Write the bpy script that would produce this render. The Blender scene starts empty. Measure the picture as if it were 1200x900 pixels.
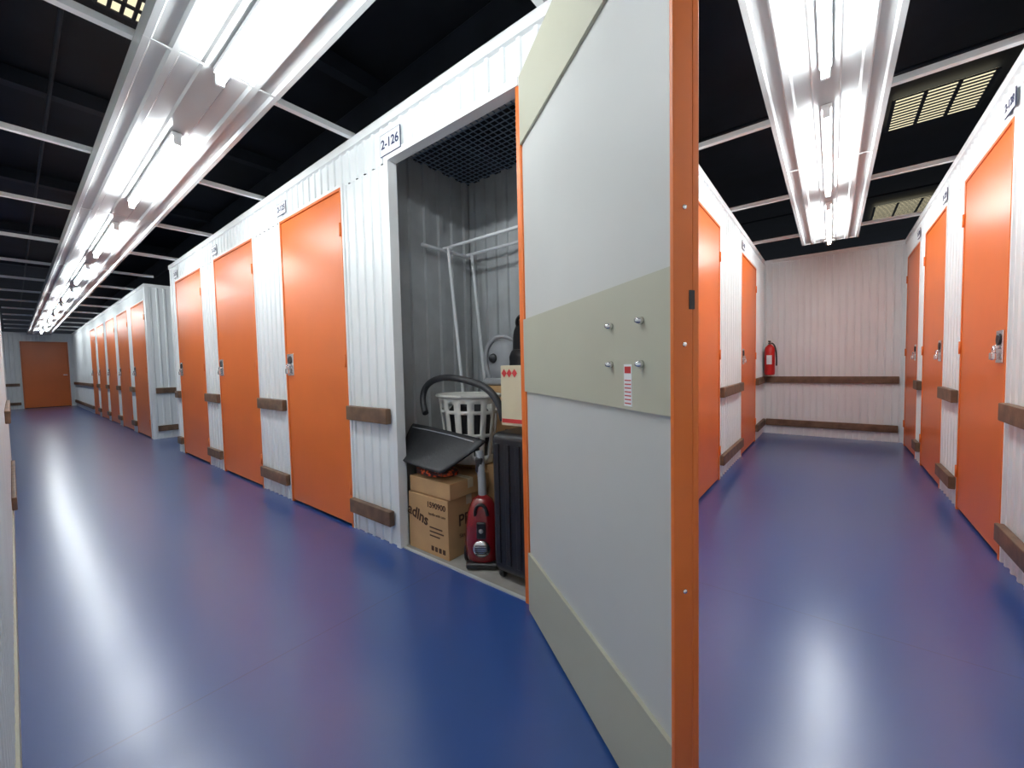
import bpy, bmesh, math, random
from mathutils import Vector, Matrix
random.seed(4)
S=bpy.context.scene
COL=bpy.context.collection

# ---------------------------------------------------------------- materials
def mat(name,col,rough=.5,metal=0,var=.06,scale=6,bump=0,bscale=60,coat=0,spec=.5,rvar=0,trans=0):
    m=bpy.data.materials.new(name);m.use_nodes=True
    nt=m.node_tree;b=nt.nodes['Principled BSDF']
    tc=nt.nodes.new('ShaderNodeTexCoord')
    n=nt.nodes.new('ShaderNodeTexNoise');n.inputs['Scale'].default_value=scale;n.inputs['Detail'].default_value=4
    nt.links.new(tc.outputs['Object'],n.inputs['Vector'])
    r=nt.nodes.new('ShaderNodeValToRGB')
    r.color_ramp.elements[0].position=.3;r.color_ramp.elements[1].position=.7
    r.color_ramp.elements[0].color=(*[max(0,c*(1-var)) for c in col],1)
    r.color_ramp.elements[1].color=(*[min(1,c*(1+var)) for c in col],1)
    nt.links.new(n.outputs['Fac'],r.inputs['Fac']);nt.links.new(r.outputs['Color'],b.inputs['Base Color'])
    b.inputs['Roughness'].default_value=rough;b.inputs['Metallic'].default_value=metal
    b.inputs['Coat Weight'].default_value=coat;b.inputs['Coat Roughness'].default_value=.1
    b.inputs['Specular IOR Level'].default_value=spec
    if bump:
        n2=nt.nodes.new('ShaderNodeTexNoise');n2.inputs['Scale'].default_value=bscale
        nt.links.new(tc.outputs['Object'],n2.inputs['Vector'])
        bp=nt.nodes.new('ShaderNodeBump');bp.inputs['Strength'].default_value=bump;bp.inputs['Distance'].default_value=.01
        nt.links.new(n2.outputs['Fac'],bp.inputs['Height']);nt.links.new(bp.outputs['Normal'],b.inputs['Normal'])
    return m
def emis(name,col,st):
    m=bpy.data.materials.new(name);m.use_nodes=True;nt=m.node_tree;nt.nodes.clear()
    e=nt.nodes.new('ShaderNodeEmission');o=nt.nodes.new('ShaderNodeOutputMaterial')
    e.inputs[0].default_value=(*col,1);e.inputs[1].default_value=st;nt.links.new(e.outputs[0],o.inputs[0]);return m

WHITE=mat('white_steel',(.83,.865,.865),.32,0,.03,3,.03,8)
WHITE2=mat('white_trim',(.83,.85,.85),.4,0,.03,4)
RACKM=mat('white_gloss_steel',(.49,.51,.51),.22,0,.03,3,.03,6)
GALV=mat('galvanised_steel',(.52,.54,.55),.36,.25,.12,5)
ORANGE=mat('orange_paint',(.73,.158,.022),.34,0,.05,2,.03,5)
ORANGE2=mat('orange_edge',(.76,.172,.026),.38,0,.04,4)
LEAF=mat('door_inner_grey',(.56,.565,.545),.42,0,.03,2)
BEIGE=mat('door_brace_beige',(.46,.455,.36),.45,0,.03,3)
WOOD=mat('bumper_wood',(.15,.085,.048),.5,0,.35,14,.1,40)
BLACK=mat('black_plastic',(.012,.012,.014),.35,0,.1,20)
DGREY=mat('dark_grey_plastic',(.020,.021,.024),.5,0,.15,20,.1,80)
GREY=mat('grey_plastic',(.33,.34,.36),.35,0,.08,10)
CHROME=mat('chrome',(.80,.80,.81),.2,1,.03,8)
CARD=mat('cardboard',(.50,.30,.14),.75,0,.1,5,.06,120)
CARDD=mat('cardboard_print',(.07,.03,.015),.8,0,.1,12)
CREAM=mat('cream_card',(.62,.55,.38),.6,0,.05,8)
RED=mat('red_gloss',(.20,.006,.010),.15,0,.08,6,coat=.5)
REDX=mat('extinguisher_red',(.6,.015,.015),.3,0,.05,6)
BASK=mat('basket_plastic',(.66,.65,.60),.4,0,.04,6)
PIPE=mat('white_pipe',(.80,.82,.84),.3,0,.03,8)
SIGN=mat('sign_white',(.8,.82,.84),.4,0,.02,8)
INK=mat('sign_ink',(.02,.03,.10),.5,0,.1,8)
REDINK=mat('red_ink',(.55,.03,.03),.5,0,.1,8)
CEIL=mat('black_ceiling',(.012,.016,.025),.7,0,.5,1.2,.2,4)
DUCT=mat('dark_duct',(.018,.024,.035),.6,0,.3,3)
MESH=mat('wire_mesh',(.20,.27,.36),.5,0,.1,8)
CONC=mat('unit_concrete',(.30,.29,.26),.7,0,.15,8,.1,50)
TUBE=emis('fluorescent_tube_glow',(.93,.98,1),90)
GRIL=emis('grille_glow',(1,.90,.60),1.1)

def floral():
    m=bpy.data.materials.new('floral_fabric');m.use_nodes=True;nt=m.node_tree;b=nt.nodes['Principled BSDF']
    v=nt.nodes.new('ShaderNodeTexVoronoi');v.inputs['Scale'].default_value=45
    r=nt.nodes.new('ShaderNodeValToRGB');r.color_ramp.elements[0].color=(.75,.1,.02,1);r.color_ramp.elements[1].color=(.05,.01,.01,1)
    r.color_ramp.elements[0].position=.35;r.color_ramp.elements[1].position=.5
    tc=nt.nodes.new('ShaderNodeTexCoord');nt.links.new(tc.outputs['Object'],v.inputs['Vector'])
    nt.links.new(v.outputs['Distance'],r.inputs['Fac']);nt.links.new(r.outputs['Color'],b.inputs['Base Color']);b.inputs['Roughness'].default_value=.8
    return m
FLORAL=floral()

def floor_mat():
    m=bpy.data.materials.new('blue_epoxy_floor');m.use_nodes=True;nt=m.node_tree;b=nt.nodes['Principled BSDF']
    tc=nt.nodes.new('ShaderNodeTexCoord')
    def noise(s,d=5):
        n=nt.nodes.new('ShaderNodeTexNoise');n.inputs['Scale'].default_value=s;n.inputs['Detail'].default_value=d
        nt.links.new(tc.outputs['Object'],n.inputs['Vector']);return n
    n1=noise(.8,2)
    r=nt.nodes.new('ShaderNodeValToRGB');r.color_ramp.elements[0].position=.3;r.color_ramp.elements[1].position=.72
    r.color_ramp.elements[0].color=(.013,.064,.265,1);r.color_ramp.elements[1].color=(.018,.067,.245,1)
    nt.links.new(n1.outputs['Fac'],r.inputs['Fac'])
    sx=nt.nodes.new('ShaderNodeSeparateXYZ');nt.links.new(tc.outputs['Object'],sx.inputs[0])
    def line(out,off,per):
        a=nt.nodes.new('ShaderNodeMath');a.operation='ADD';a.inputs[1].default_value=off;nt.links.new(out,a.inputs[0])
        p=nt.nodes.new('ShaderNodeMath');p.operation='PINGPONG';p.inputs[1].default_value=per;nt.links.new(a.outputs[0],p.inputs[0])
        l=nt.nodes.new('ShaderNodeMath');l.operation='LESS_THAN';l.inputs[1].default_value=.003;nt.links.new(p.outputs[0],l.inputs[0]);return l
    l1=line(sx.outputs['X'],1.5,1.5);l2=line(sx.outputs['Y'],-1.9,2.2)
    mxm=nt.nodes.new('ShaderNodeMath');mxm.operation='MAXIMUM';nt.links.new(l1.outputs[0],mxm.inputs[0]);nt.links.new(l2.outputs[0],mxm.inputs[1])
    ml=nt.nodes.new('ShaderNodeMath');ml.operation='MULTIPLY';ml.inputs[1].default_value=.35;nt.links.new(mxm.outputs[0],ml.inputs[0])
    m2=nt.nodes.new('ShaderNodeMix');m2.data_type='RGBA';nt.links.new(ml.outputs[0],m2.inputs['Factor'])
    nt.links.new(r.outputs['Color'],m2.inputs['A']);m2.inputs['B'].default_value=(.01,.012,.05,1)
    nt.links.new(m2.outputs['Result'],b.inputs['Base Color'])
    b.inputs['Roughness'].default_value=.30
    b.inputs['Specular IOR Level'].default_value=1.0
    b.inputs['Coat Weight'].default_value=.6
    b.inputs['Coat Roughness'].default_value=.22
    return m
FLOOR=floor_mat()

# ---------------------------------------------------------------- mesh helpers
def link(o,parent=None):
    COL.objects.link(o)
    if parent: o.parent=parent
    return o
def empty(name,loc=(0,0,0),rz=0):
    e=bpy.data.objects.new(name,None);e.location=loc;e.rotation_euler=(0,0,rz);e.empty_display_size=.1;return link(e)
def meshobj(name,verts,faces,m,parent=None,smooth=False):
    me=bpy.data.meshes.new(name);me.from_pydata([tuple(v) for v in verts],[],faces);me.update()
    o=bpy.data.objects.new(name,me);me.materials.append(m)
    if smooth:
        for p in me.polygons:p.use_smooth=True
    return link(o,parent)
def bevel(o,w,seg=2):
    b=o.modifiers.new('bevel','BEVEL');b.width=w;b.segments=seg;b.limit_method='ANGLE'
    for p in o.data.polygons:p.use_smooth=True
    n=o.modifiers.new('wn','WEIGHTED_NORMAL');n.keep_sharp=False
    return o
BF=[(0,3,2,1),(4,5,6,7),(0,1,5,4),(1,2,6,5),(2,3,7,6),(3,0,4,7)]
def bverts(a,b):
    x0,y0,z0=a;x1,y1,z1=b
    x0,x1=min(x0,x1),max(x0,x1);y0,y1=min(y0,y1),max(y0,y1);z0,z1=min(z0,z1),max(z0,z1)
    return [(x0,y0,z0),(x1,y0,z0),(x1,y1,z0),(x0,y1,z0),(x0,y0,z1),(x1,y0,z1),(x1,y1,z1),(x0,y1,z1)]
def box(name,a,b,m,parent=None,bv=0,seg=2):
    o=meshobj(name,bverts(a,b),BF,m,parent)
    if bv: bevel(o,bv,seg)
    return o
def boxes(name,lst,m,parent=None):
    V=[];F=[]
    for a,b in lst:
        k=len(V);V+=bverts(a,b);F+=[tuple(i+k for i in f) for f in BF]
    return meshobj(name,V,F,m,parent)
def tube(name,pts,r,m,parent=None,smooth=True,cyc=False,bez=False):
    c=bpy.data.curves.new(name,'CURVE');c.dimensions='3D';c.bevel_depth=r;c.bevel_resolution=4;c.use_fill_caps=True
    if bez:
        s=c.splines.new('NURBS');s.points.add(len(pts)-1);s.order_u=4;s.use_endpoint_u=True
        for i,p in enumerate(pts): s.points[i].co=(*p,1)
        c.resolution_u=8
    else:
        s=c.splines.new('POLY');s.points.add(len(pts)-1)
        for i,p in enumerate(pts): s.points[i].co=(*p,1)
    s.use_cyclic_u=cyc
    c.materials.append(m)
    tmp=bpy.data.objects.new('tmp',c);COL.objects.link(tmp)
    dg=bpy.context.evaluated_depsgraph_get();me=bpy.data.meshes.new_from_object(tmp.evaluated_get(dg))
    bpy.data.objects.remove(tmp)
    o=bpy.data.objects.new(name,me)
    for p in me.polygons:p.use_smooth=True
    return link(o,parent)
def lathe(name,prof,m,parent=None,n=32,sx=1,sy=1,loc=(0,0,0),rot=(0,0,0)):
    V=[];F=[]
    for r,z in prof:
        for i in range(n):
            a=2*math.pi*i/n;V.append((r*math.cos(a)*sx,r*math.sin(a)*sy,z))
    for j in range(len(prof)-1):
        for i in range(n):
            F.append((j*n+i,j*n+(i+1)%n,(j+1)*n+(i+1)%n,(j+1)*n+i))
    F.append(tuple(range(n-1,-1,-1)));F.append(tuple((len(prof)-1)*n+i for i in range(n)))
    o=meshobj(name,V,F,m,parent,True);o.location=loc;o.rotation_euler=rot
    return o
def text(name,body,size,M,m,parent=None,extr=.0006,bold=0):
    c=bpy.data.curves.new(name,'FONT');c.body=body;c.size=size;c.align_x='CENTER';c.align_y='CENTER';c.extrude=extr;c.offset=bold
    c.materials.append(m)
    tmp=bpy.data.objects.new('tmp',c);COL.objects.link(tmp)
    dg=bpy.context.evaluated_depsgraph_get();me=bpy.data.meshes.new_from_object(tmp.evaluated_get(dg))
    bpy.data.objects.remove(tmp)
    me.transform(M)
    return link(bpy.data.objects.new(name,me),parent)

class Rib:
    """accumulates ribbed sheet segments in one mesh"""
    def __init__(s): s.V=[];s.F=[]
    def seg(s,p0,p1,z0,z1,nrm,pitch=.085,rw=.028,rh=.010,phase=0):
        p0=Vector(p0);p1=Vector(p1);n=Vector(nrm);L=(p1-p0).length;d=(p1-p0)/L
        pts=[(0,0)]
        t=phase+pitch/2
        while t+rw/2<L-.004:
            if t-rw/2>.004:
                pts+=[(t-rw/2,0),(t-rw/2+.005,rh),(t+rw/2-.005,rh),(t+rw/2,0)]
            t+=pitch
        pts.append((L,0))
        k=len(s.V)
        for a,h in pts:
            q=p0+d*a+n*h
            s.V+= [(q.x,q.y,z0),(q.x,q.y,z1)]
        for i in range(len(pts)-1):
            s.F.append((k+2*i,k+2*i+2,k+2*i+3,k+2*i+1))
    def done(s,name,m): return meshobj(name,s.V,s.F,m)

TOP=2.32;DH=2.10
YA=1.315;XB=-.74;XC=.66;YE=6.44;YN=-.045;XF=-19.3

# ---------------------------------------------------------------- floor / ceiling
meshobj('floor',[(-24,-4,0),(5,-4,0),(5,12,0),(-24,12,0)],[(0,1,2,3)],FLOOR)
meshobj('ceiling',[(-38,-8,3.4),(10,-8,3.4),(10,18,3.4),(-38,18,3.4)],[(3,2,1,0)],CEIL)

# ---------------------------------------------------------------- walls
doorsA=[(-3.22,-2.34),(-4.77,-3.77),(-6.24,-5.22)]
w=Rib()
segs=[(-6.46,-6.24),(-5.22,-4.77),(-3.77,-3.22),(-2.34,-1.85),(-.98,-.74)]
for a,b in segs: w.seg((a,YA,0),(b,YA,0),0,DH,(0,-1,0))
w.seg((-6.46,YA,0),(-.74,YA,0),DH,TOP,(0,-1,0))
w.seg((-6.46,YA,0),(-6.46,5,0),0,TOP,(-1,0,0))
w.done('wall_main',WHITE)
w=Rib()
doorsA2=[(-9.15,-8.12),(-10.55,-9.5),(-11.95,-10.9),(-13.35,-12.3),(-14.6,-13.75)]
x=-8.0;
for a,b in doorsA2:
    w.seg((b,YA,0),(x,YA,0),0,DH,(0,-1,0));x=a
w.seg((XF,YA,0),(x,YA,0),0,DH,(0,-1,0))
w.seg((XF,YA,0),(-8.0,YA,0),DH,TOP,(0,-1,0))
w.seg((-8.0,YA,0),(-8.0,5,0),0,TOP,(1,0,0))
w.done('wall_far_block',WHITE)
w=Rib();w.seg((-8.0,5,0),(-6.46,5,0),0,TOP,(0,-1,0));w.done('wall_cross_end',WHITE)
w=Rib();w.seg((XF,-3,0),(XF,.22,0),0,2.06,(1,0,0));w.seg((XF,1.2,0),(XF,YA,0),0,2.06,(1,0,0));w.seg((XF,-3,0),(XF,YA,0),2.06,TOP,(1,0,0))
w.done('wall_far',WHITE)
w=Rib();w.seg((-6.2,YN,0),(XC,YN,0),0,TOP,(0,1,0),rh=.008);w.seg((-6.2,-3,0),(-6.2,YN,0),0,TOP,(-1,0,0));w.done('wall_near',WHITE)
doorsB=[(2.68,3.68),(4.70,5.68)]
w=Rib();y=YA
for a,b in doorsB:
    w.seg((XB,y,0),(XB,a,0),0,DH,(1,0,0));y=b
w.seg((XB,y,0),(XB,YE,0),0,DH,(1,0,0));w.seg((XB,YA,0),(XB,YE,0),DH,TOP,(1,0,0))
w.done('wall_left',WHITE)
doorsC=[(2.95,3.82),(4.34,5.18),(5.48,6.25)]
w=Rib();y=YN
for a,b in doorsC:
    w.seg((XC,y,0),(XC,a,0),0,DH,(-1,0,0));y=b
w.seg((XC,y,0),(XC,YE,0),0,DH,(-1,0,0));w.seg((XC,YN,0),(XC,YE,0),DH,TOP,(-1,0,0))
w.done('wall_right',WHITE)
w=Rib();w.seg((XB,YE,0),(XC,YE,0),0,TOP,(0,-1,0),pitch=.07,rw=.022);w.done('wall_end',WHITE)

# open unit interior
UL,UR,UB=-2.10,-.78,2.16
w=Rib();w.seg((UL,YA+.02,0),(UL,UB,0),0,TOP,(1,0,0),rh=.018,pitch=.12,rw=.05)
w.seg((UL,UB,0),(UR,UB,0),0,TOP,(0,-1,0),rh=.018,pitch=.10,rw=.045)
w.seg((UR,YA+.02,0),(UR,UB,0),0,TOP,(-1,0,0),rh=.018,pitch=.12,rw=.05)
w.done('wall_unit_interior',GALV)
box('unit_floor_slab',(UL,YA+.01,.0),(UR,UB,.004),CONC)
L=[]
xx=UL+.03
while xx<UR: L.append(((xx-.0025,YA+.02,TOP-.004),(xx+.0025,UB,TOP)));xx+=.04
yy=YA+.05
while yy<UB: L.append(((UL,yy-.0025,TOP-.008),(UR,yy+.0025,TOP-.004)));yy+=.04
boxes('wire_mesh_roof',L,MESH)
box('unit_roof_beam',(UL,1.62,TOP+.002),(UR,1.66,TOP+.04),GALV)

# ---------------------------------------------------------------- trims
T=[]
def trimbox(a,b,m=WHITE2,bv=0):
    o=box('trim_%d'%(len(T)+1),a,b,m,None,bv);T.append(o);return o
trimbox((-6.48,YA-.022,TOP-.035),(-.72,YA+.03,TOP+.012))
trimbox((XF,YA-.022,TOP-.035),(-7.98,YA+.03,TOP+.012))
trimbox((-6.2,YN-.03,TOP-.035),(XC,YN+.016,TOP+.012))
trimbox((XB-.03,YA,TOP-.035),(XB+.022,YE,TOP+.012))
trimbox((XC-.022,YN,TOP-.035),(XC+.03,YE,TOP+.012))
trimbox((XB,YE-.022,TOP-.035),(XC,YE+.03,TOP+.012))
trimbox((XF-.03,-3,TOP-.035),(XF+.022,YA,TOP+.012))
trimbox((-8.02,YA,TOP-.035),(-7.975,5,TOP+.012))
trimbox((-6.485,YA,TOP-.035),(-6.44,5,TOP+.012))
trimbox((XB-.02,YA-.014,0),(XB+.014,YA+.03,TOP-.035))
trimbox((-6.475,YA-.014,0),(-6.43,YA+.03,TOP-.035))
trimbox((-8.03,YA-.014,0),(-7.985,YA+.03,TOP-.035))
trimbox((-6.215,YN-.03,0),(-6.17,YN+.012,TOP-.035))
trimbox((-1.885,YA-.016,0),(-1.85,YA+.04,DH+.035))
trimbox((-1.85,YA-.016,DH),(-.98,YA+.04,DH+.035))
trimbox((-.995,YA-.010,0),(-.95,YA+.04,DH+.0),ORANGE2)
trimbox((-1.85,YA-.002,0),(-.995,YA+.015,.006),GALV)
trimbox((-6.2,YN,.0),(XC-.02,YN+.014,.10),BEIGE)

# ---------------------------------------------------------------- bumper rails
railZ=[(.69,.775),(.115,.20)]
def rails(axis,fix,sgn,a,b):
    for z0,z1 in railZ:
        if axis=='x': bb=((a,fix,z0),(b,fix+sgn*.034,z1))
        else: bb=((fix,a,z0),(fix+sgn*.034,b,z1))
        o=box('bumper_rail',bb[0],bb[1],WOOD,None,.004,1)
for a,b in [(-2.325,-1.905),(-3.745,-3.245),(-5.2,-4.79),(-6.42,-6.26)]: rails('x',YA-.010,-1,a,b)
for a,b in [(-9.48,-9.17),(-10.88,-10.57),(-12.28,-11.97),(-13.72,-13.38),(-19.2,-14.65)]: rails('x',YA-.010,-1,a,b)
rails('y',-8.0+.010,1,1.36,4.9)
rails('y',XF+.010,1,-3,.17);
rails('x',YN+.008,.7,-6.1,-4.2)
for a,b in [(1.36,2.65),(3.71,4.67),(5.71,6.40)]: rails('y',XB+.010,1,a,b)
for a,b in [(.02,2.9),(3.86,4.3),(5.22,5.44)]: rails('y',XC-.010,-1,a,b)
rails('x',YE-.010,-1,XB+.047,XC-.047)

# ---------------------------------------------------------------- closed doors
ND=[0]
def latch(parent,x,z,y0):
    box('latch_plate',(x-.050,y0-.007,z-.080),(x+.050,y0,z+.080),CHROME,parent,.006)
    lathe('latch_dish',[(.026,0),(.030,.003),(.026,.006),(.012,.003)],DGREY,parent,24,loc=(x,y0-.007,z+.035),rot=(math.pi/2,0,0))
    box('latch_bar',(x-.036,y0-.022,z-.012),(x+.020,y0-.007,z+.008),CHROME,parent,.004)
    box('padlock_body',(x-.030,y0-.034,z-.066),(x+.014,y0-.012,z-.028),CHROME,parent,.006)
    tube('padlock_shackle',[(x-.022,y0-.023,z-.03),(x-.022,y0-.023,z-.012),(x-.014,y0-.023,z-.002),(x-.002,y0-.023,z-.002),(x+.006,y0-.023,z-.012),(x+.006,y0-.023,z-.03)],.0035,CHROME,parent)
def door(origin,rz,w,h,latch_side=None,double=False):
    ND[0]+=1
    e=empty('door_%d'%ND[0],origin,rz)
    box('gap_shade_board',(0,.012,0),(w,.03,h),BLACK,e)  # black board behind the leaf; its colour stands in for shade in the gaps
    box('leaf',(.022,-.012,.018),(w-.022,.012,h-.02),ORANGE,e,.004)
    box('jamb_left',(0,-.016,0),(.018,.012,h),ORANGE2,e,.002)
    box('jamb_right',(w-.018,-.016,0),(w,.012,h),ORANGE2,e,.002)
    box('jamb_head',(.018,-.016,h-.016),(w-.018,.012,h),ORANGE2,e,.002)
    box('outer_trim_left',(-.018,-.013,0),(0,.012,h+.02),WHITE2,e)
    box('outer_trim_right',(w,-.013,0),(w+.018,.012,h+.02),WHITE2,e)
    box('outer_trim_head',(0,-.013,h),(w,.012,h+.02),WHITE2,e)
    if latch_side=='l': latch(e,.085,1.04,-.012)
    if latch_side=='r': latch(e,w-.085,1.04,-.012)
    hx=w-.012 if latch_side=='l' else .012
    for z in (.25,h/2,h-.25):
        lathe('hinge',[(.007,-.04),(.007,.04)],ORANGE2,e,12,loc=(hx,-.018,z))
    return e
def sign(origin,rz,body,w=.17,h=.105):
    e=empty('unit_number_sign',origin,rz)
    box('plate_border',(-w/2-.003,-.003,-h/2-.003),(w/2+.003,0,h/2+.003),INK,e)
    box('plate',(-w/2,-.004,-h/2),(w/2,-.003,h/2),SIGN,e)
    M=Matrix.Translation((0,-.0048,0))@Matrix.Rotation(math.pi/2,4,'X')
    text('number',body,.066 if w>.16 else .054,M,INK,e,.0006,.001)
for i,(a,b) in enumerate(doorsA):
    door((a,YA,0),0,b-a,DH,'l')
    sign((a+.05,YA-.0125,DH+.085),0,'2-%d'%(125-i),.14,.08)
for i,(a,b) in enumerate(doorsA2):
    door((a,YA,0),0,b-a,DH,'l')
sign((-1.815,YA-.0175,DH+.08),0,'2-126')
for a,b in doorsB: door((XB,a,0),math.pi/2,b-a,DH,'l')
for i,(a,b) in enumerate(doorsC):
    door((XC,b,0),-math.pi/2,b-a,DH,'r')
    sign((XC-.0125,a+.06,DH+.085),-math.pi/2,'2-%d'%(128+i),.14,.08)
for i,(a,b) in enumerate(doorsB): sign((XB+.0125,a+.1,DH+.085),math.pi/2,'2-%d'%(127+i),.14,.08)
d=door((XF,.22,0),math.pi/2,.98,2.06)
box('lever_handle',(.84,-.05,1.0),(.93,-.03,1.02),CHROME,d)

# ---------------------------------------------------------------- open door leaf
ang=math.radians(-34.6)
ND[0]+=1
od=empty('door_%d'%ND[0],(-.949,YA-.040,.012),ang)
W=.885;H=DH-.02;TH=.045
box('leaf_core',(.008,0,0),(W-.012,.030,H),LEAF,od)
box('outer_skin',(0,.030,0),(W,TH,H),ORANGE2,od,.002)
box('free_edge_return',(W-.010,-.012,0),(W,.030,H),ORANGE2,od,.0015)
box('hinge_edge_return',(0,-.006,0),(.014,.030,H),ORANGE2,od,.0015)
for nm,z0,z1 in (('brace_top',H-.25,H),('brace_middle',.885,1.165),('brace_bottom',0,.235)):
    box(nm,(.014,-.010,z0),(W-.010,0,z1),BEIGE,od)
for bx,bz in ((.665,1.075),(.785,1.075),(.665,.985),(.785,.985)):
    lathe('bolt',[(.008,0),(.008,.006),(.004,.016)],CHROME,od,12,loc=(bx,-.010,bz),rot=(math.pi/2,0,0))
box('sticker',(.718,-.0108,.892),(.748,-.010,.985),SIGN,od)
for k in range(7): box('sticker_print',(.721,-.0112,.897+k*.0085),(.745,-.0108,.8995+k*.0085),REDINK,od)
box('sticker_print',(.721,-.0112,.965),(.745,-.0108,.980),REDINK,od)
for z in (.08,.55,1.02,1.27,1.95):
    lathe('edge_screw',[(.005,0),(.004,.002)],CHROME,od,10,loc=(W,.012,z),rot=(0,math.pi/2,0))
box('latch_slot',(W-.001,.022,1.085),(W+.0012,.034,1.12),BLACK,od)
for z in (.25,1.05,1.85):
    lathe('hinge',[(.008,-.05),(.008,.05)],ORANGE2,od,12,loc=(-.006,.004,z))

# ---------------------------------------------------------------- lighting trays + tubes
def tray(name,axis,c,a,b,z=2.245):
    hw=.232
    half=[(hw,.075),(hw,0),(hw-.018,0),(hw-.026,.014),(hw-.075,.014),(hw-.083,0),(hw-.105,0),(hw-.113,.014),(.055,.014),(.047,.004)]
    prof=[(-p,q) for p,q in half]+[(p,q) for p,q in reversed(half)]
    V=[];F=[]
    for k in (a,b):
        for p,q in prof:
            V.append((k,c+p,z+q) if axis=='x' else (c+p,k,z+q))
    m=len(prof)
    for i in range(m-1): F.append((i,i+1,m+i+1,m+i))
    e=empty(name)
    o=meshobj('pan',V,F,RACKM,e)
    s=o.modifiers.new('s','SOLIDIFY');s.thickness=.002
    L=[]
    t=a
    st=2.4 if b>a else -2.4
    while (t<b if b>a else t>b):
        lo,hi=t-.006,t+.006
        L.append(((lo,c-hw-.002,z-.002),(hi,c+hw+.002,z+.0005)) if axis=='x' else ((c-hw-.002,lo,z-.002),(c+hw+.002,hi,z+.0005)))
        t+=st
    boxes('joint_straps',L,RACKM,e)
    for t in (a,b):
        if axis=='x': box('end_plate',(t-.002,c-hw,z),(t+.002,c+hw,z+.075),RACKM,e)
        else: box('end_plate',(c-hw,t-.002,z),(c+hw,t+.002,z+.075),RACKM,e)
tray('lighting_tray','x',.600,.40,-18.9)
tray('lighting_tray','y',-.035,.90,5.5)
def lamp(axis,c,a,b,z=2.195):
    e=empty('fluorescent_light')
    zb=2.2425
    def P(t,o,zz): return (t,c+o,zz) if axis=='x' else (c+o,t,zz)
    box('batten',P(a-.03,-.022,z+.026),P(b+.03,.022,zb),WHITE2,e,.003,1)
    for t,s in ((a-.028,1),(b+.028,-1)):
        box('lamp_holder',P(t-.008,-.016,z-.018),P(t+.008,.016,z+.028),WHITE2,e,.004)
    V=[];F=[];n=14;r=.0135
    for t in (a-.02,b+.02):
        for i in range(n):
            q=2*math.pi*i/n;V.append(P(t,r*math.cos(q),z+r*math.sin(q)))
    for i in range(n): F.append((i,(i+1)%n,n+(i+1)%n,n+i))
    meshobj('tube',V,F,TUBE,e,True)
for k in range(9):
    x1=-.76-1.93*k
    lamp('x',.60,x1-1.2,x1)
for y0 in (1.0,2.58,4.15): lamp('y',-.035,y0,y0+1.18)
cc=empty('dome_camera',(-.035,5.42,2.245))
lathe('base',[(.05,-.02),(.05,0)],WHITE2,cc)
lathe('dome',[(.004,-.062),(.022,-.055),(.036,-.038),(.04,-.02)],BLACK,cc)

# ---------------------------------------------------------------- ceiling beams
def beam(a,b): box('ceiling_beam',a,b,WHITE2)
x=-2.19
while x>-19:
    beam((x-.016,YN,TOP+.013),(x+.016,YA,TOP+.042));x-=1.31
beam((-.86-.016,YN,TOP+.013),(-.86+.016,YA,TOP+.042))
for y in (2.77,4.10,5.43): beam((XB,y-.016,TOP+.013),(XC,y+.016,TOP+.042))
for i,(a,b) in enumerate([((-14,-1.2,3.05),(5,-.9,3.3)),((-20,2.0,3.0),(4,2.35,3.3))]):
    box('ventilation_duct',a,b,DUCT,None,.02)
for x in (-1.2,-3.0,-5.0,-7.4,-10,-13,1.6): box('roof_joist',(x-.05,-6,3.26),(x+.05,4.0,3.38),DUCT)
for y in (.3,4.4,7.5): tube('cable_conduit',[(-20,y,3.2),(5,y,3.2)],.012,DUCT)
def grille(x0,x1,y0,y1):
    e=empty('ceiling_light_grille')
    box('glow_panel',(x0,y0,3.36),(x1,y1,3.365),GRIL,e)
    L=[];t=y0
    while t<=y1: L.append(((x0,t-.010,3.353),(x1,t+.010,3.36)));t+=.06
    for t in (x0,x0+(x1-x0)/3,x0+(x1-x0)*2/3,x1): L.append(((t-.014,y0,3.350),(t+.014,y1,3.36)))
    boxes('louvre',L,DUCT,e)
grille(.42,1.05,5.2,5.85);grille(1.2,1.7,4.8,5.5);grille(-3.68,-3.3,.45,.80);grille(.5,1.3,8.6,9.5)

# ---------------------------------------------------------------- fire extinguisher
fx=empty('fire_extinguisher',(-.645,6.31,.80))
lathe('cylinder',[(.05,0),(.058,.012),(.06,.03),(.06,.33),(.052,.365),(.03,.39),(.02,.40)],REDX,fx)
lathe('valve',[(.018,.40),(.018,.44)],CHROME,fx,16)
box('lever',(-.012,-.08,.435),(.012,.03,.45),BLACK,fx,.003);box('lever_lower',(-.012,-.075,.41),(.012,.0,.42),BLACK,fx,.003)
tube('hose',[(.018,0,.42),(.06,-.02,.41),(.082,-.02,.33),(.078,-.02,.12)],.009,BLACK,fx,bez=True)
box('wall_bracket',(-.03,.055,.1),(.03,.118,.35),CHROME,fx)
box('label',(-.03,-.0615,.14),(.03,-.058,.26),SIGN,fx)

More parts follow.
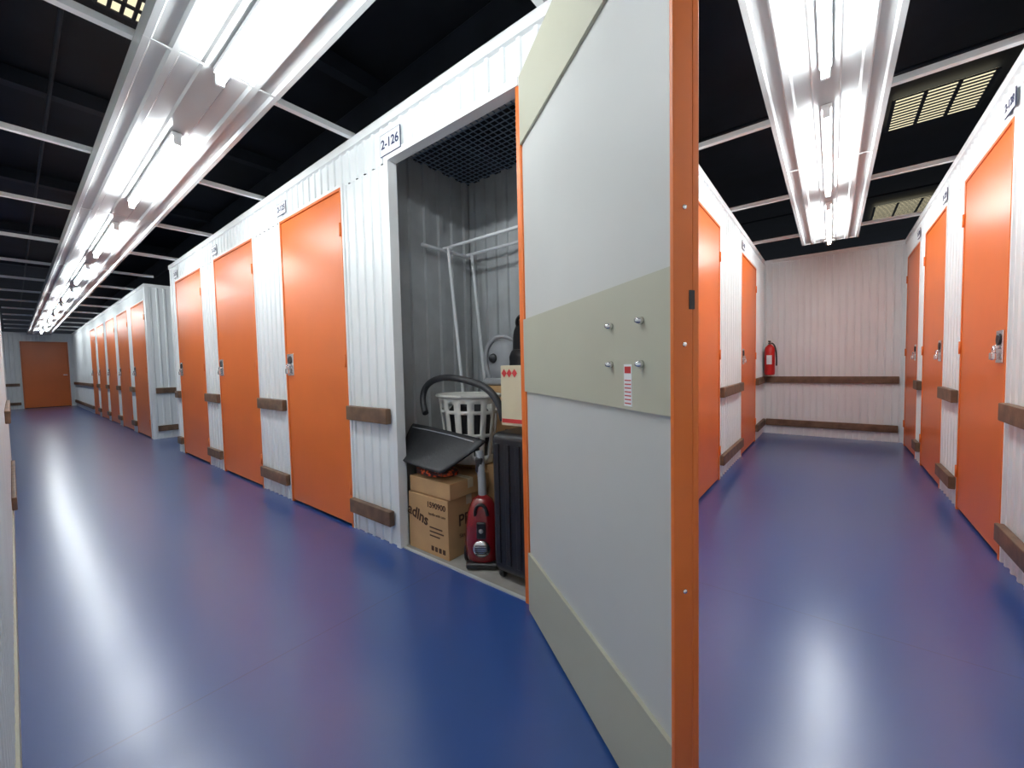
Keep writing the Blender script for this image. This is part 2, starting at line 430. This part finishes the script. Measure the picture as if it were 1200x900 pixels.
# ---------------------------------------------------------------- unit contents
def carton(x0,x1,y0,y1,z0,z1,m=CARD,flap=True):
    e=empty('cardboard_box')
    box('body',(x0,y0,z0),(x1,y1,z1),m,e,.004)
    box('tape',(x0-.0006,(y0+y1)/2-.02,z1-.05),(x1+.0006,(y0+y1)/2+.02,z1+.0008),CREAM,e)
    box('flap_seam',(x0+.002,(y0+y1)/2-.001,z1),(x1-.002,(y0+y1)/2+.001,z1+.0012),CARDD,e)
    return e
c1=carton(-1.835,-1.515,1.350,1.655,.005,.315)
MF=Matrix.Rotation(math.pi/2,4,'X')
text('print_code','1590900',.042,Matrix.Translation((-1.605,1.3492,.272))@MF,CARDD,c1,.0006,.0008)
text('print_brand','adlns',.085,Matrix.Translation((-1.755,1.3492,.20))@Matrix.Rotation(.25,4,'Y')@MF,CARDD,c1,.001,.0015)
text('print_sub','handle with care',.020,Matrix.Translation((-1.60,1.3492,.225))@MF,CARDD,c1)
for k,wd in enumerate((.10,.11,.08)): box('print_line',(-1.66,1.3488,.15-k*.022),(-1.66+wd,1.35,.157-k*.022),CARDD,c1)
for k in range(4): box('print_icon',(-1.65+k*.03,1.3488,.03),(-1.63+k*.03,1.35,.055),CARDD,c1)
MS=Matrix.Rotation(math.pi/2,4,'Z')@MF
text('print_side','PRE',.085,Matrix.Translation((-1.5142,1.49,.19))@MS,CARDD,c1,.0006,.0015)
text('print_side2','Size',.03,Matrix.Translation((-1.5142,1.45,.11))@MS,CARDD,c1)
c2=carton(-1.825,-1.50,1.355,1.650,.320,.405)
carton(-1.93,-1.46,1.665,1.80,.005,.44)
carton(-1.72,-.90,1.86,2.12,.005,.46);carton(-1.72,-1.0,1.865,2.11,.465,.875)

def blob(name,loc,scale,m,seed=1,amp=.12,parent=None,sub=3,sq=2.6):
    bm=bmesh.new();bmesh.ops.create_icosphere(bm,subdivisions=4,radius=1)
    rnd=random.Random(seed);ph=[rnd.uniform(0,6) for _ in range(6)]
    for v in bm.verts:
        p=v.co
        k=(abs(p.x)**sq+abs(p.y)**sq+abs(p.z)**sq)**(-1/sq)
        n=1+amp*(math.sin(5*p.x+ph[0])*math.sin(4*p.y+ph[1])+.6*math.sin(9*p.z+ph[2]+3*p.x)*math.cos(8*p.y+ph[3]))
        v.co=Vector((p.x*scale[0],p.y*scale[1],p.z*scale[2]))*k*n
    me=bpy.data.meshes.new(name);bm.to_mesh(me);bm.free();me.materials.append(m)
    for p in me.polygons:p.use_smooth=True
    o=bpy.data.objects.new(name,me);o.location=loc;return link(o,parent)
blob('floral_bag',(-1.69,1.433,.434),(.135,.075,.024),FLORAL,3,.08)

def patch(name,c00,c10,c01,c11,m,n=14,sag=.04,th=.012,round_=.08):
    c00,c10,c01,c11=map(Vector,(c00,c10,c01,c11))
    V=[];F=[]
    for j in range(n+1):
        for i in range(n+1):
            u=i/n;v=j/n
            uu=(u-.5)*2;vv=(v-.5)*2
            su=uu*math.sqrt(1-round_*vv**4*2);sv=vv*math.sqrt(1-round_*uu**4*2)
            u2=su/2+.5;v2=sv/2+.5
            p=c00*(1-u2)*(1-v2)+c10*u2*(1-v2)+c01*(1-u2)*v2+c11*u2*v2
            p=p-Vector((0,0,1))*sag*(1-(2*u2-1)**2)*(1-(2*v2-1)**2)
            V.append(p)
    for j in range(n):
        for i in range(n): F.append((j*(n+1)+i,j*(n+1)+i+1,(j+1)*(n+1)+i+1,(j+1)*(n+1)+i))
    o=meshobj(name,V,F,m,None,True);s=o.modifiers.new('s','SOLIDIFY');s.thickness=th;s.offset=0
    return o
o=patch('foam_mat',(-1.99,1.51,.665),(-1.36,1.50,.62),(-1.90,1.335,.485),(-1.53,1.325,.462),DGREY,sag=.012,th=.012,round_=.05)
tube('mat_seam',[(-1.955,1.485,.645),(-1.80,1.485,.638),(-1.60,1.48,.625),(-1.44,1.475,.610)],.003,GREY,o)

def basket(loc,sc=1.0):
    e=empty('laundry_basket',loc);e.scale=(sc,sc,1)
    n=56;rows=[0,.05,.10,.155,.175,.23,.285,.305,.345,.385]
    hole={1,2,4,5,7}
    V=[];F=[]
    for z in rows:
        t=z/.385;rx=.135+.05*t;ry=.098+.032*t
        for i in range(n):
            a=2*math.pi*i/n;V.append((rx*math.cos(a),ry*math.sin(a),z))
    for j in range(len(rows)-1):
        for i in range(n):
            if j in hole and i%4 in (1,2): continue
            F.append((j*n+i,j*n+(i+1)%n,(j+1)*n+(i+1)%n,(j+1)*n+i))
    F.append(tuple(range(n-1,-1,-1)))
    o=meshobj('body',V,F,BASK,e,True);s=o.modifiers.new('s','SOLIDIFY');s.thickness=.004
    rim=[(.190*math.cos(2*math.pi*i/48),.134*math.sin(2*math.pi*i/48),.385) for i in range(48)]
    tube('rim',rim,.009,BASK,e,cyc=True)
    blob('laundry',(0,0,.20),(.12,.085,.15),DGREY,5,.06,e)
basket((-1.665,1.67,.447),1.12)

hs=tube('vacuum_hose',[(-1.80,1.46,.74),(-1.87,1.49,.80),(-1.86,1.50,.90),(-1.70,1.49,.945),(-1.55,1.47,.94),(-1.40,1.45,.92),(-1.29,1.44,.89),(-1.225,1.44,.82),(-1.215,1.45,.74)],.018,DGREY,None,bez=True)

vc=empty('vacuum_cleaner',(-1.365,1.45,.0),math.radians(35))
lathe('body',[(.02,.012),(.07,.015),(.088,.05),(.093,.12),(.088,.20),(.074,.28),(.05,.335),(.02,.355)],RED,vc,40,1,.85)
for sx in (-1,1):
    lathe('wheel',[(.035,-.012),(.055,-.008),(.055,.008),(.035,.012)],BLACK,vc,28,loc=(sx*.088,.03,.062),rot=(0,math.pi/2,0))
lathe('front_grille',[(.045,0),(.040,.012),(.015,.018)],CHROME,vc,28,loc=(0,-.070,.11),rot=(math.pi/2,0,0))
for k in range(5): box('grille_slot',(-.03,-.0895,.088+k*.01),(.03,-.086,.092+k*.01),BLACK,vc)
box('bumper',(-.08,-.085,.008),(.08,-.04,.04),BLACK,vc,.012,3)
box('control_panel',(-.022,-.082,.16),(.022,-.055,.24),BLACK,vc,.006)
lathe('button',[(.012,0),(.01,.006)],GREY,vc,16,loc=(0,-.08,.20),rot=(math.pi/2,0,0))
tube('carry_handle',[(-.03,-.055,.27),(-.03,-.075,.31),(0,-.07,.345),(.03,-.075,.31),(.03,-.055,.27)],.008,BLACK,vc,bez=True)
tube('hose_stub',[(0,0,.33),(.0,.01,.42),(-.01,.03,.52),(-.015,.035,.57)],.021,GREY,vc,bez=True)
box('hose_grip',(-.035,.005,.46),(.005,.06,.54),BLACK,vc,.012,3)

sc=empty('suitcase',(0,0,0))
box('shell',(-1.235,1.37,.04),(-.87,1.62,.695),BLACK,sc,.035,5)
for k in range(6):
    x=-1.205+k*.06
    box('shell_rib',(x,1.364,.09),(x+.026,1.372,.645),BLACK,sc,.003)
for k in range(4):
    box('side_rib',(-1.241,1.405+k*.05,.09),(-1.233,1.43+k*.05,.645),BLACK,sc,.003)
box('zip_band',(-1.238,1.488,.05),(-.867,1.5,.69),DGREY,sc)
for x in (-1.20,-.91):
    for y in (1.41,1.58):
        lathe('wheel',[(.012,-.011),(.024,-.009),(.024,.009),(.012,.011)],BLACK,sc,20,loc=(x,y,.029),rot=(0,math.pi/2,0))
tube('top_handle',[(-1.12,1.49,.69),(-1.12,1.49,.715),(-1.0,1.49,.715),(-1.0,1.49,.69)],.009,BLACK,sc)
box('zip_lock',(-1.243,1.47,.40),(-1.235,1.52,.47),CHROME,sc,.003)
sb=empty('small_carton')
box('body',(-1.185,1.40,.727),(-.93,1.60,1.0),CREAM,sb,.003)
for k in range(3):
    meshobj('red_print',[(-1.178+k*.03,1.3985,.965),(-1.163+k*.03,1.3985,.985),(-1.148+k*.03,1.3985,.965),(-1.163+k*.03,1.3985,.945)],[(0,3,2,1)],REDINK,sb)
box('red_band',(-1.18,1.3985,.74),(-1.0,1.3998,.758),REDINK,sb)
box('side_print',(-1.1862,1.43,.93),(-1.1848,1.57,.98),REDINK,sb)

gc=empty('carpet_washer',(-1.635,1.985,.877))
blob('hood',(0,0,.15),(.105,.085,.14),GREY,2,.0,gc,sq=3)
tube('handle',[(-.09,-.05,.04),(-.13,-.07,.16),(-.08,-.08,.29),(.02,-.05,.33),(.08,0,.27)],.015,GREY,gc,bez=True)
box('base',(-.115,-.10,0),(.115,.09,.045),GREY,gc,.015,3)
lathe('dial',[(.03,0),(.026,.012)],DGREY,gc,20,loc=(-.03,-.086,.17),rot=(math.pi/2,0,0))
bp=empty('backpack',(-1.405,1.95,.898))
blob('pack',(0,0,.20),(.105,.085,.20),BLACK,7,.05,bp)
blob('pocket',(-.02,-.080,.12),(.08,.030,.08),BLACK,8,.05,bp)
tube('strap',[(-.05,-.06,.33),(-.06,-.09,.38),(0,-.08,.42),(.04,-.02,.38)],.01,BLACK,bp,bez=True)

gr=empty('garment_rack')
zt=1.785
tube('end_bar',[(-2.03,1.66,zt-.01),(-2.03,2.10,zt-.01)],.011,PIPE,gr)
tube('top_bar_front',[(-2.03,1.84,zt),(-.86,1.84,zt)],.010,PIPE,gr)
tube('top_bar_rear',[(-2.03,2.06,zt),(-.86,2.06,zt)],.010,PIPE,gr)
for i,y in enumerate((1.84,2.06)):
    tube('leg',[(-1.985,y,zt),(-1.90,y,1.0),(-1.80,y,.025)],.011,PIPE,gr)
    tube('far_leg',[(-.90,y,zt),(-.815,y,.9),(-.815,y,.025)],.011,PIPE,gr)
tube('foot_bar',[(-1.80,1.84,.02),(-1.80,2.10,.02)],.013,PIPE,gr)
tube('far_foot_bar',[(-.815,1.84,.02),(-.815,2.10,.02)],.013,PIPE,gr)
tube('wire_hook',[(-1.95,1.42,2.31),(-1.93,1.42,2.27),(-1.90,1.42,2.25),(-1.88,1.42,2.27),(-1.90,1.42,2.29)],.003,PIPE,None,bez=True)

# ---------------------------------------------------------------- world, camera
wd=bpy.data.worlds.new('world');S.world=wd;wd.use_nodes=True
wd.node_tree.nodes['Background'].inputs[0].default_value=(.75,.85,1,1)
wd.node_tree.nodes['Background'].inputs[1].default_value=.15
S.view_settings.view_transform='Standard'
S.view_settings.look='None'
S.view_settings.exposure=0
cd=bpy.data.cameras.new('camera');co=bpy.data.objects.new('camera',cd);COL.objects.link(co)
right=Vector((.7817,.6237,-.0218));down=Vector((.0120,-.0499,-.9987));fwd=Vector((-.6235,.7801,-.0464))
fwd.normalize();right=(right-fwd*right.dot(fwd)).normalized();up=right.cross(fwd)
co.matrix_world=Matrix(((right.x,up.x,-fwd.x,0),(right.y,up.y,-fwd.y,0),(right.z,up.z,-fwd.z,1.0),(0,0,0,1)))
cd.sensor_width=36;cd.lens=469/1200*36;cd.clip_start=.01;cd.clip_end=100
S.camera=co
